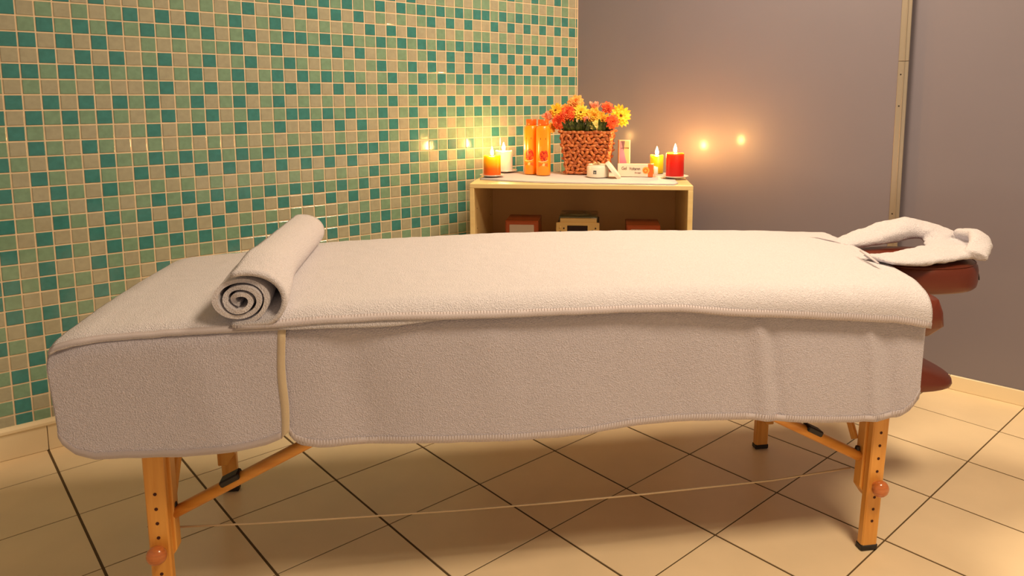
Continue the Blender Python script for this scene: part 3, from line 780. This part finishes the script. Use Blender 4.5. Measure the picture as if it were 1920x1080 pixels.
# bottles
M_bot = mat('orange_bottle', (255, 152, 20), .28, coat=.4, sss=.15, sssr=(.02, .008, .002))
M_cap = mat('orange_cap', (244, 104, 22), .35, coat=.2)
M_rdp = mat('red_fruit_print', (214, 52, 22), .4)
fr = noisetex(M_rdp, coords(M_rdp), 130, 3)
L(M_rdp, ramp(M_rdp, fr, [(.38, lin((150, 16, 16))), (.50, lin((226, 60, 22))), (.66, lin((250, 120, 30)))]), bsdf(M_rdp).inputs['Base Color'])
M_pale = mat('pale_print_and_glint', (255, 204, 140), .4); M_dk = mat('dark_print', (92, 26, 12), .5); M_orp = mat('deep_orange_print', (250, 112, 30), .4)
def wrap(name, m, parent, R_, uv, off=.0004, face=-PI/2, n=1):
    """flat print: outline (angle in metres of arc, height) wrapped on the bottle wall"""
    cxm = sum(a for a, _ in uv)/len(uv); czm = sum(b for _, b in uv)/len(uv)
    V = []; rings = 5
    for k in range(1, rings+1):
        for a, b in uv:
            a2, b2 = cxm+(a-cxm)*k/rings, czm+(b-czm)*k/rings
            V.append(((R_+off)*math.cos(face+a2/R_), (R_+off)*math.sin(face+a2/R_), b2))
    V.append(((R_+off)*math.cos(face+cxm/R_), (R_+off)*math.sin(face+cxm/R_), czm)); nn = len(uv); Fc = []
    for i in range(nn): Fc.append((i, (i+1) % nn, len(V)-1))
    for k in range(rings-1):
        for i in range(nn): j = (i+1) % nn; Fc.append((k*nn+i, (k+1)*nn+i, (k+1)*nn+j, k*nn+j))
    return link(name, mesh(name, V, Fc, True), m, parent)
def bottle(x, y, label, h, turn):
    b = thing('bottle', label, 'bottle', incab(x, y, ZR, turn), 'orange lotion bottles')
    r = .0305
    bo = lathe('bottle_body', [(.0001, .002), (r-.004, 0), (r-.0008, .002), (r, .006), (r, h-.045), (r-.001, h-.037), (r-.0045, h-.030), (r-.0095, h-.0255), (.0175, h-.0245), (.0001, h-.0245)], M_bot, b, 48)
    lathe('cap', [(.0001, h-.0242), (.0215, h-.0242), (.0222, h-.0232), (.0222, h-.002), (.0212, h-.0004), (.0001, h)], M_cap, b, 40)
    rr = random.Random(int(h*9999)+int(x*100))
    wrap('fruit_print', M_rdp, bo, r, [(.017*math.cos(2*PI*i/22)*(1+.25*rr.random())+.003, .083+.021*math.sin(2*PI*i/22)*(1+.35*rr.random())) for i in range(22)])
    wrap('ribbon_print', M_pale, bo, r, [(-.022, .0600), (-.012, .0565), (0, .0560), (.012, .0590), (.023, .0650), (.023, .0662), (.012, .0605), (0, .0578), (-.012, .0582), (-.022, .0612)], .0006)
    wrap('band_print', M_orp, bo, r, [(-.020, .036), (.020, .036), (.022, .054), (0, .0545), (-.021, .056)], .0003)
    wrap('letter_print', M_pale, bo, r, [(-.002, .040), (.006, .040), (.008, .050), (.002, .053), (-.004, .046)], .0006)
    for dx in (-.011, .011):
        wrap('leaf_print', M_dk, bo, r, [(dx-.001, .150), (dx+.001, .150), (dx+.0012, .157), (dx-.0008, .158)], .0004)
    wrap('painted_highlight', M_pale, bo, r, [(-.0105, .098), (-.0092, .098), (-.0090, .121), (-.0102, .122)], .0008)  # pale upright streak painted on the bottle wall as a glint
    return b
bottle(.207, .335, 'orange lotion bottle with red fruit print, left of the pair', .234, -.30)
bottle(.262, .292, 'orange lotion bottle with red fruit print, right of the pair and nearest the basket', .234, .05)
# basket
M_rush = mat('brown_water_hyacinth', (176, 96, 46), .45, coat=.15)
fr = noisetex(M_rush, coords(M_rush, (1, 1, 1)), 60, 3)
L(M_rush, ramp(M_rush, fr, [(.3, lin((142, 66, 30))), (.52, lin((186, 102, 50))), (.75, lin((216, 140, 82)))]), bsdf(M_rush).inputs['Base Color'])
M_rushd = mat('basket_core', (120, 58, 28), .8)
BX, BY, BR = .447, .385, -.10
bk = thing('flower_basket', 'square woven brown rush basket holding the bright flowers', 'basket', incab(BX, BY, ZR, BR))
bw0, bw1, bh = .082, .106, .186
def bwall(u, z): # half width at height
    return bw0+(bw1-bw0)*z/bh
V = []
for z, k, inn in ((0, 0, 0), (bh, 0, 0), (bh, 1, 1), (.02, 1, 1)):
    h_ = bwall(0, z)-(.006 if not inn else .014)
    V += [(-h_, -h_*.85, z), (h_, -h_*.85, z), (h_, h_*.85, z), (-h_, h_*.85, z)]
Fc = [(3, 2, 1, 0), (12, 13, 14, 15)]
for a in (0, 4, 8):
    for i in range(4): j = (i+1) % 4; Fc.append((a+i, a+j, a+4+j, a+4+i))
link('basket_core', mesh('basket_core', V, Fc), M_rushd, bk)
rb = random.Random(5)
def lump(V, Fc, c, d, n_, ln, wd_, ht):
    """one fat crossing of the plait: a bent pod"""
    t = n_.cross(d).normalized(); b = len(V); S_, R_ = 6, 7
    for i in range(S_+1):
        u = -1+2*i/S_; k = math.sqrt(max(0, 1-abs(u)**2.4)); k = max(k, .12)
        for j in range(R_):
            a = 2*PI*j/R_
            V.append(c+d*(u*ln)+t*(math.cos(a)*wd_*k)+n_*(math.sin(a)*ht*k+ht*.35*(1-u*u)))
    for i in range(S_):
        for j in range(R_): q = (j+1) % R_; Fc.append((b+i*R_+j, b+i*R_+q, b+(i+1)*R_+q, b+(i+1)*R_+j))
    Fc.append(tuple(b+j for j in range(R_))[::-1]); Fc.append(tuple(b+S_*R_+j for j in range(R_)))
V, Fc = [], []
for side in range(4):
    an = side*PI/2
    n_ = Vector((math.sin(an), -math.cos(an), 0)); t_ = Vector((math.cos(an), math.sin(an), 0))
    rows = 13
    for r in range(rows):
        z = .008+(bh-.014)*r/(rows-1)
        hw = bwall(0, z); asp = hw*.85 if side % 2 == 0 else hw; wid = hw if side % 2 == 0 else hw*.85
        nn = int(2*wid/.0190)
        for k in range(nn+1):
            u = -wid+2*wid*(k+(.5 if r % 2 else 0)*.9)/(nn+.45)
            if abs(u) > wid: continue
            ang = (.75 if (r+k) % 2 else -.6)+(rb.random()-.5)*1.3
            if r in (0, rows-1): ang = .1*(rb.random()-.5)
            d = (t_*math.cos(ang)+Vector((0, 0, 1))*math.sin(ang)).normalized()
            n2 = (n_+Vector((0, 0, -.12))).normalized()
            d = (d-n2*d.dot(n2)).normalized()
            lump(V, Fc, n_*(asp-.004+rb.random()*.003)+t_*u+Vector((0, 0, z+(rb.random()-.5)*.004)), d, n2, .0125+.004*rb.random(), .0066+.0016*rb.random(), .0050)
link('plaited_rush', mesh('plaited_rush', V, Fc, True), M_rush, bk, 'stuff')
V, Fc = [], []
M_moss = mat('dark_filling', (44, 36, 20), .9)
for k in range(240):
    x = (rb.random()-.5)*.19; y = (rb.random()-.5)*.16
    a = rb.random()*PI; d = Vector((math.cos(a), math.sin(a), (rb.random()-.3)*.8)).normalized(); n_ = Vector((-d.z*.4, .3, 1)).normalized()
    lump(V, Fc, Vector((x, y, bh-.004+rb.random()*.008)), d, n_, .012+.008*rb.random(), .0016, .0014)
link('dried_filling', mesh('dried_filling', V, Fc, True), M_moss, bk, 'stuff')
# flowers
def petalmat(name, c1, c2, c3):
    m = mat(name, c1, .6, sss=.0)
    bsdf(m).inputs['Sheen Weight'].default_value = .1
    f = noisetex(m, coords(m), 55, 2)
    L(m, ramp(m, f, [(.34, lin(c2)), (.5, lin(c1)), (.66, lin(c3))]), bsdf(m).inputs['Base Color']); return m
P_ye = petalmat('yellow_petal', (255, 204, 34), (250, 176, 20), (255, 226, 80))
P_go = petalmat('golden_petal', (250, 184, 40), (240, 150, 30), (255, 210, 80))
P_or = petalmat('orange_red_petal', (250, 98, 44), (228, 62, 26), (255, 140, 70))
P_pi = petalmat('pink_petal', (250, 158, 124), (246, 128, 96), (255, 196, 160))
P_py = petalmat('pale_yellow_petal', (250, 232, 140), (244, 212, 90), (255, 244, 180))
P_ap = petalmat('apricot_petal', (252, 166, 70), (248, 130, 60), (255, 200, 110))
M_leaf = mat('dark_green_leaf', (52, 74, 26), .5)
L(M_leaf, ramp(M_leaf, noisetex(M_leaf, coords(M_leaf), 70, 2), [(.35, lin((34, 52, 18))), (.65, lin((84, 104, 34)))]), bsdf(M_leaf).inputs['Base Color'])
M_stem = mat('green_stem', (86, 106, 40), .5); M_cent = mat('dark_centre', (150, 84, 20), .7)
def petal(V, Fc, base, ax, side, nrm, ln, wd_, curl, notch, rr):
    """a thin cupped petal with a frilled end"""
    b = len(V); U, W = 5, 4
    for i in range(U+1):
        u = i/U; w_ = wd_*(math.sin(PI*(.12+.80*u**.8)))**.8
        for j in range(W+1):
            v = -1+2*j/W
            tip = notch*(math.cos(v*PI*1.5)) if i == U else 0
            p = base+ax*(ln*(u+tip))+side*(w_*v)+nrm*(curl*ln*u*u+.25*w_*v*v+ln*.05*(rr.random()-.5)*u)
            V.append(p)
    for i in range(U):
        for j in range(W): q = b+i*(W+1)+j; Fc.append((q, q+1, q+W+2, q+W+1))
def flower(label, px, py, size, pm, kind, fx=0, fz=.5, dy=-.03):
    """px, py: where the head sits over the basket (metres right of and above the basket foot)"""
    fl_ = thing('flower', label, 'flower', incab(BX, BY, ZR, BR), 'flowers in the basket')
    rr = random.Random(int(px*7000+py*3000)); c = Vector((px, dy, py))
    nrm = Vector((fx, -1, fz)).normalized()
    t = nrm.cross(Vector((0, 0, 1))).normalized(); b_ = t.cross(nrm)
    V, Fc = [], []
    if kind == 'tulip':
        up = (Vector((fx*.6, -.25, 1))).normalized(); s1 = up.cross(Vector((0, 1, 0))).normalized(); s2 = s1.cross(up)
        for ring, (n, k) in enumerate(((4, .55), (5, .8))):
            for i in range(n):
                a = 2*PI*i/n+ring*.5+rr.random()*.2; d = s1*math.cos(a)+s2*math.sin(a); sd = -s1*math.sin(a)+s2*math.cos(a)
                ax = (up*1.0+d*.28*(ring+.6)).normalized()
                petal(V, Fc, c-up*size*.8+d*size*.16, ax, sd, d*1.0, size*1.75, size*.46, .12*ring+.02, .05, rr)
    else:
        layers = {'daisy': ((15, 1.0, .10), (12, .74, .35), (8, .45, .7)), 'carnation': ((10, 1.0, .12), (10, .85, .40), (9, .66, .75), (7, .48, 1.2), (5, .30, 1.8))}[kind]
        for ring, (n, k, cu) in enumerate(layers):
            for i in range(n):
                a = 2*PI*i/n+ring*.4+rr.random()*.25; d = t*math.cos(a)+b_*math.sin(a); sd = -t*math.sin(a)+b_*math.cos(a)
                ax = (d+nrm*cu*.55).normalized(); n2 = ax.cross(sd).normalized()
                if n2.dot(nrm) < 0: n2 = -n2
                petal(V, Fc, c+nrm*size*.10*ring+d*size*.05, ax, sd, n2, size*k*(1+.12*(rr.random()-.5)), size*(.22 if kind == 'daisy' else .36)*k**.3, .12*(1 if ring == 0 else .6), .10, rr)
    h = link('blossom', mesh('blossom', V, Fc, True), pm, fl_); md = h.modifiers.new('thickness', 'SOLIDIFY'); md.thickness = .0006
    if kind == 'daisy':
        V, Fc = [], []
        for i in range(14): a = i*2.4; q = size*.14*math.sqrt(i/14); lump(V, Fc, c+nrm*size*.28+(t*math.cos(a)+b_*math.sin(a))*q, nrm, t, size*.07, size*.03, size*.03)
        link('flower_centre', mesh('flower_centre', V, Fc, True), M_cent, h)
    foot = Vector((px*.45, dy*.5+.02, bh-.03))
    back = c-nrm*size*.25
    mid = (foot+back)/2+Vector((0, .008, .006))
    tube('stem', [foot, mid, back], .0018, M_stem, fl_, 7)
    V, Fc = [], []
    for q in range(2):
        o_ = foot.lerp(mid, .5+.4*q); a = rr.random()*6; d = Vector((math.cos(a)*.5, -abs(math.sin(a))*.4, 1)).normalized(); sd = d.cross(Vector((0, 1, .1))).normalized()
        petal(V, Fc, o_, d, sd, Vector((0, -1, 0)), .034, .008, .15, 0, rr)
    lf = link('leaf', mesh('leaf', V, Fc, True), M_leaf, fl_); md = lf.modifiers.new('thickness', 'SOLIDIFY'); md.thickness = .0006
def FX(px): return (px-1100)/433
def FZ(py): return (328-py)/433
FL_ = [('apricot frilly flower at the very top of the bouquet', 1078, 198, .031, P_ap, 'carnation', -.1, .5, -.01),
 ('yellow flower below the topmost apricot one', 1089, 215, .030, P_ye, 'daisy', .1, .3, -.045),
 ('large orange-red flower left of centre', 1066, 219, .033, P_or, 'carnation', -.2, .3, -.04),
 ('yellow flower above the left bottle side of the bouquet', 1042, 212, .029, P_ye, 'daisy', -.4, .4, -.02),
 ('pink tulip at the far left edge of the bouquet', 1027, 222, .020, P_pi, 'tulip', -1.0, .3, -.03),
 ('orange-red flower low on the left', 1050, 232, .029, P_or, 'carnation', -.4, .0, -.05),
 ('golden flower hanging low beside the bottle cap', 1034, 243, .020, P_go, 'carnation', -.6, -.2, -.02),
 ('pink tulip standing up right of centre', 1112, 205, .021, P_pi, 'tulip', .2, .5, -.01),
 ('golden flower in the middle of the bouquet', 1113, 222, .032, P_go, 'carnation', .1, .2, -.04),
 ('second golden flower right of the middle one', 1129, 229, .030, P_go, 'daisy', .2, .1, -.055),
 ('orange-red flower at the upper right', 1136, 207, .024, P_or, 'carnation', .3, .5, -.01),
 ('large bright yellow flower at the far right', 1160, 221, .040, P_ye, 'daisy', .5, .2, -.03),
 ('orange flower in front of the large yellow one', 1147, 231, .026, P_or, 'carnation', .3, .0, -.07),
 ('pink bud over the dark leaves', 1099, 228, .014, P_pi, 'tulip', .2, .2, -.06),
 ('small pale yellow flower just above the basket rim', 1118, 238, .020, P_py, 'carnation', .2, .0, -.08),
 ('small apricot flower behind the yellow ones at the left', 1056, 209, .020, P_ap, 'carnation', -.2, .5, .02)]
for (lab, px, py, s_, pm, kd, fx, fz, dy) in FL_: flower(lab, FX(px), FZ(py), s_*1.13, pm, kd, fx, fz, dy)
V, Fc = [], []; rr = random.Random(11)
for k in range(46):
    x = -.085+.17*rr.random(); d = Vector(((x*3+(rr.random()-.5)*.8), -.25-.5*rr.random(), 1)).normalized(); sd = d.cross(Vector((0, 1, 0))).normalized()
    petal(V, Fc, Vector((x, -.045-.035*rr.random(), bh-.01)), d, sd, Vector((0, -1, 0)), .045+.022*rr.random(), .0075, .1, 0, rr)
lf = link('foliage', mesh('foliage', V, Fc, True), M_leaf, bk, 'stuff')
# writing
def text(name, s, size, m, parent, M, ext=.0002, bold=0, sx=1):
    cu = bpy.data.curves.new(name, 'FONT'); cu.body = s; cu.size = size; cu.extrude = ext; cu.offset = bold; cu.align_x = 'CENTER'; cu.align_y = 'CENTER'; cu.resolution_u = 3
    o = bpy.data.objects.new(name, cu); C.objects.link(o)
    bpy.context.view_layer.update()
    me = bpy.data.meshes.new_from_object(o.evaluated_get(bpy.context.evaluated_depsgraph_get()))
    bpy.data.objects.remove(o); me.transform(M @ Matrix.Diagonal((sx, 1, 1, 1)))
    me.materials.clear()
    return link(name, me, m, parent)
# tall slim carton
cbx = thing('slim_carton', 'tall slim carton with a lilac and pink front, standing behind the ointment box', 'box', incab(.603, .430, ZR, .12))
M_cream = mat('cream_card', (226, 206, 178), .5); M_tan = mat('greige_card', (176, 150, 122), .5)
M_lil = mat('lilac_pink_print', (150, 110, 150), .5)
t = N(M_lil, 'ShaderNodeTexCoord'); s = N(M_lil, 'ShaderNodeSeparateXYZ'); L(M_lil, t.outputs['Object'], s.inputs[0])
d = N(M_lil, 'ShaderNodeMath', operation='DIVIDE'); L(M_lil, s.outputs[2], d.inputs[0]); d.inputs[1].default_value = .14
L(M_lil, ramp(M_lil, d.outputs[0], [(.0, lin((240, 96, 110))), (.3, lin((214, 92, 132))), (.55, lin((158, 112, 160))), (1, lin((150, 128, 160)))]), bsdf(M_lil).inputs['Base Color'])
bx = box('carton', M_cream, cbx, -.0245, .0245, -.0175, .0175, .0, .142, .0006)
V = [(-.0222, -.0178, .004), (.0205, -.0178, .004), (.0205, -.0178, .138), (-.0222, -.0178, .138)]
link('front_print', mesh('front_print', V, [(0, 1, 2, 3)]), M_tan, bx)
pts = [(-.0222, .004), (.019, .004), (.014, .030), (.004, .062), (-.003, .095), (-.0005, .138), (-.0222, .138)]
link('colour_print', mesh('colour_print', [(a, -.0180, z) for a, z in pts], [tuple(range(len(pts)))]), M_lil, bx)
M_plum = mat('plum_print', (92, 70, 96), .5)
pts = [(-.016, .138), (.001, .138), (-.003, .110), (-.0055, .095), (-.011, .118)]
link('plum_shape_print', mesh('plum_shape_print', [(a, -.0182, z) for a, z in pts], [tuple(range(len(pts)))[::-1]]), M_plum, bx)  # plain plum shape over the colour print
text('lettering', 'LACTYFEM', .0085, M_black, bx, T(.0005, -.0183, .1065) @ RX(PI/2), .0001, .0002, .86)
# cream jar and its lid
M_jar = mat('white_plastic', (240, 230, 214), .3, coat=.2)
jr = thing('cream_jar', 'open round white jar with a small dark square emblem', 'jar', incab(.492, .235, ZR, 0))
jb = lathe('jar_body', [(.0001, .0), (.040, 0), (.0445, .003), (.0455, .008), (.0455, .040), (.0435, .0455), (.0405, .047), (.0405, .053), (.0385, .053), (.0385, .046), (.0001, .044)], M_jar, jr, 48)
M_dkb = mat('dark_blue_print', (40, 52, 60), .5)
def jpatch(name, m, a0, a1, z0, z1, off):
    return wrap(name, m, jb, .0455, [(a0, z0), ((a0+a1)/2, z0), (a1, z0), (a1, (z0+z1)/2), (a1, z1), ((a0+a1)/2, z1), (a0, z1), (a0, (z0+z1)/2)], off)
jpatch('label_print', M_plate, -.020, -.002, .012, .033, .0004)
jpatch('emblem_print', M_dkb, -.0185, -.0060, .016, .030, .0007)
jpatch('emblem_mark', M_plate, -.0160, -.0085, .0225, .0245, .0010); jpatch('emblem_mark', M_plate, -.0150, -.0095, .0185, .0200, .0010)
V, Fc = [], []
for k in range(7): a = k*1.1; lump(V, Fc, Vector((-.006+.010*math.cos(a), -.012+.010*math.sin(a), .052+.003*(k % 3))), Vector((math.cos(a), math.sin(a), .5)).normalized(), Vector((0, 0, 1)), .008, .005, .0045)
link('foil_seal', mesh('foil_seal', V, Fc, True), mat('crumpled_foil', (214, 186, 140), .3, metal=.4), jr)
ld = thing('jar_lid', 'round white jar lid leaning against the open jar', 'lid', incab(.553, .213, ZR) @ T(0, 0, .030) @ RY(math.radians(52)))
lathe('lid_shell', [(.0001, .0105), (.036, .0105), (.0405, .0095), (.0425, .0075), (.043, .005), (.043, -.0065), (.0415, -.0065), (.0415, .006), (.0001, .0075)], M_jar, ld, 48)
# ointment box
M_pk = mat('pale_pink_card', (238, 214, 198), .35, coat=.2); M_oro = mat('orange_card', (238, 104, 34), .35, coat=.2); M_orl = mat('light_orange_print', (246, 176, 74), .4)
ob = thing('ointment_box', 'flat white and orange ointment carton lying behind the jar lid', 'box', incab(.652, .268, ZR, -.04))
oc = box('carton', M_pk, ob, -.078, .066, -.016, .016, 0, .052, .0006)
box('orange_end', M_oro, oc, .045, .0665, -.0164, .0164, -.0, .0524, .0006)
box('end_flap', M_pk, oc, .0665, .0685, -.013, .013, .030, .055, .0005)
tcap = lathe('tube_cap', [(.0001, 0), (.0125, 0), (.0135, .002), (.0115, .016), (.0001, .017)], M_jar, ob, 24, T(.0695, -.002, .022) @ RY(PI/2) @ Matrix.Diagonal((1.55, .95, 1, 1)))
def disc(name, m, par, cx_, cz_, r, y, n=28, a0=0, a1=2*PI, r0=0):
    P_ = [(cx_+r*math.cos(a0+(a1-a0)*i/n), y, cz_+r*math.sin(a0+(a1-a0)*i/n)) for i in range(n+1)]
    if r0: 
        P_ += [(cx_+r0*math.cos(a0+(a1-a0)*i/n)+.001, y, cz_+r0*math.sin(a0+(a1-a0)*i/n)) for i in range(n, -1, -1)]
    me = mesh(name, P_, [tuple(range(len(P_)))]); return link(name, me, m, par)
disc('swirl_print', M_orl, oc, .037, .027, .0145, -.0168); disc('swirl_core', M_oro, oc, .0355, .026, .0092, -.0170)
disc('swirl_light', M_orl, oc, .0355, .0262, .0055, -.0172)
tx_ = text('lettering', 'Gel', .0185, M_black, oc, T(-.052, -.0163, .034) @ RX(PI/2), .0001, .0002, .85)
tx_ = text('lettering', 'Voltaren', .0170, M_black, oc, T(-.0085, -.0163, .033) @ RX(PI/2), .0001, .0003, .76)
tx_ = text('lettering', 'Emulgel', .0085, M_dk, oc, T(.004, -.0163, .0165) @ RX(PI/2), .0001, .0001, .95)
# stereo and its two speakers on the shelf
M_cherry = wood('cherry_veneer', (150, 66, 26), (122, 48, 18), 0, .35, .7)
M_grille = mat('grey_speaker_cloth', (178, 158, 142), .9); bump(M_grille, noisetex(M_grille, coords(M_grille), 600, 1), .4, .001)
M_champ = mat('champagne_metal', (214, 178, 116), .35, metal=.35); M_disp = mat('dark_display', (30, 10, 8), .12, coat=.5)
for (x, lab) in ((.194, 'cherry wood loudspeaker with grey cloth front, left of the stereo'), (.672, 'cherry wood loudspeaker with grey cloth front, right of the stereo')):
    sp = thing('loudspeaker', lab, 'speaker', incab(x, .075, .440), 'shelf loudspeakers')
    h = .190 if x < .4 else .178
    c = box('case', M_cherry, sp, -.066, .066, 0, .155, .0, h, .002)
    box('grille', M_grille, c, -.050, .050, -.006, -.0003, .018, h-.014, .003)
    box('baffle_edge', M_cherry, c, -.062, .062, -.0040, -.0002, .006, h-.004, .001)
    for zz, rr_ in ((.060, .030), (.125, .014)): lathe('driver_ring', [(rr_, 0), (rr_+.002, .0015), (rr_+.004, 0)], M_grille, c, 28, T(0, -.0062, zz) @ RX(PI/2))
st = thing('stereo', 'champagne coloured compact stereo with dark display between the loudspeakers', 'stereo', incab(.416, .07, .440))
c = box('case', M_black, st, -.083, .083, .004, .21, 0, .178, .003)
fp = box('front_panel', M_champ, st, -.085, .085, -.006, .0035, .002, .187, .002)
box('display', M_disp, fp, -.041, .039, -.0075, -.0058, .145, .176, .001)
for (x, z, r) in ((-.068, .168, .0048), (-.068, .150, .0042), (-.054, .165, .003), (.058, .155, .004), (.070, .166, .003), (-.060, .120, .006), (.060, .110, .016)):
    lathe('button', [(.0001, .004), (r*.8, .004), (r, .003), (r, 0)], M_black if r < .0045 else M_champ, fp, 18, T(x, -.006, z) @ RX(PI/2))
dk = box('disc_tray', M_champ, st, -.070, .074, .0038, .030, .1795, .201, .0015)
ldm = box('disc_lid', mat('smoked_lid', (66, 66, 44), .12, coat=.6), st, -.076, .078, .031, .195, .1785, .206, .006, None, 2)
lathe('lid_disc', [(.0001, .0006), (.050, .0006), (.052, 0)], mat('disc_label', (120, 116, 84), .25), ldm, 36, T(.0, .112, .2062))
tube('cable', [(.56, .16, .447), (.60, .10, .447), (.74, .13, .447), (.80, .10, .449), (.815, .14, .447)], .003, M_black, None, 8)
cbl = bpy.data.objects['cable']; cbl.matrix_world = MC; tag(cbl, 'black cable lying on the cabinet shelf beside the right loudspeaker', 'cable')
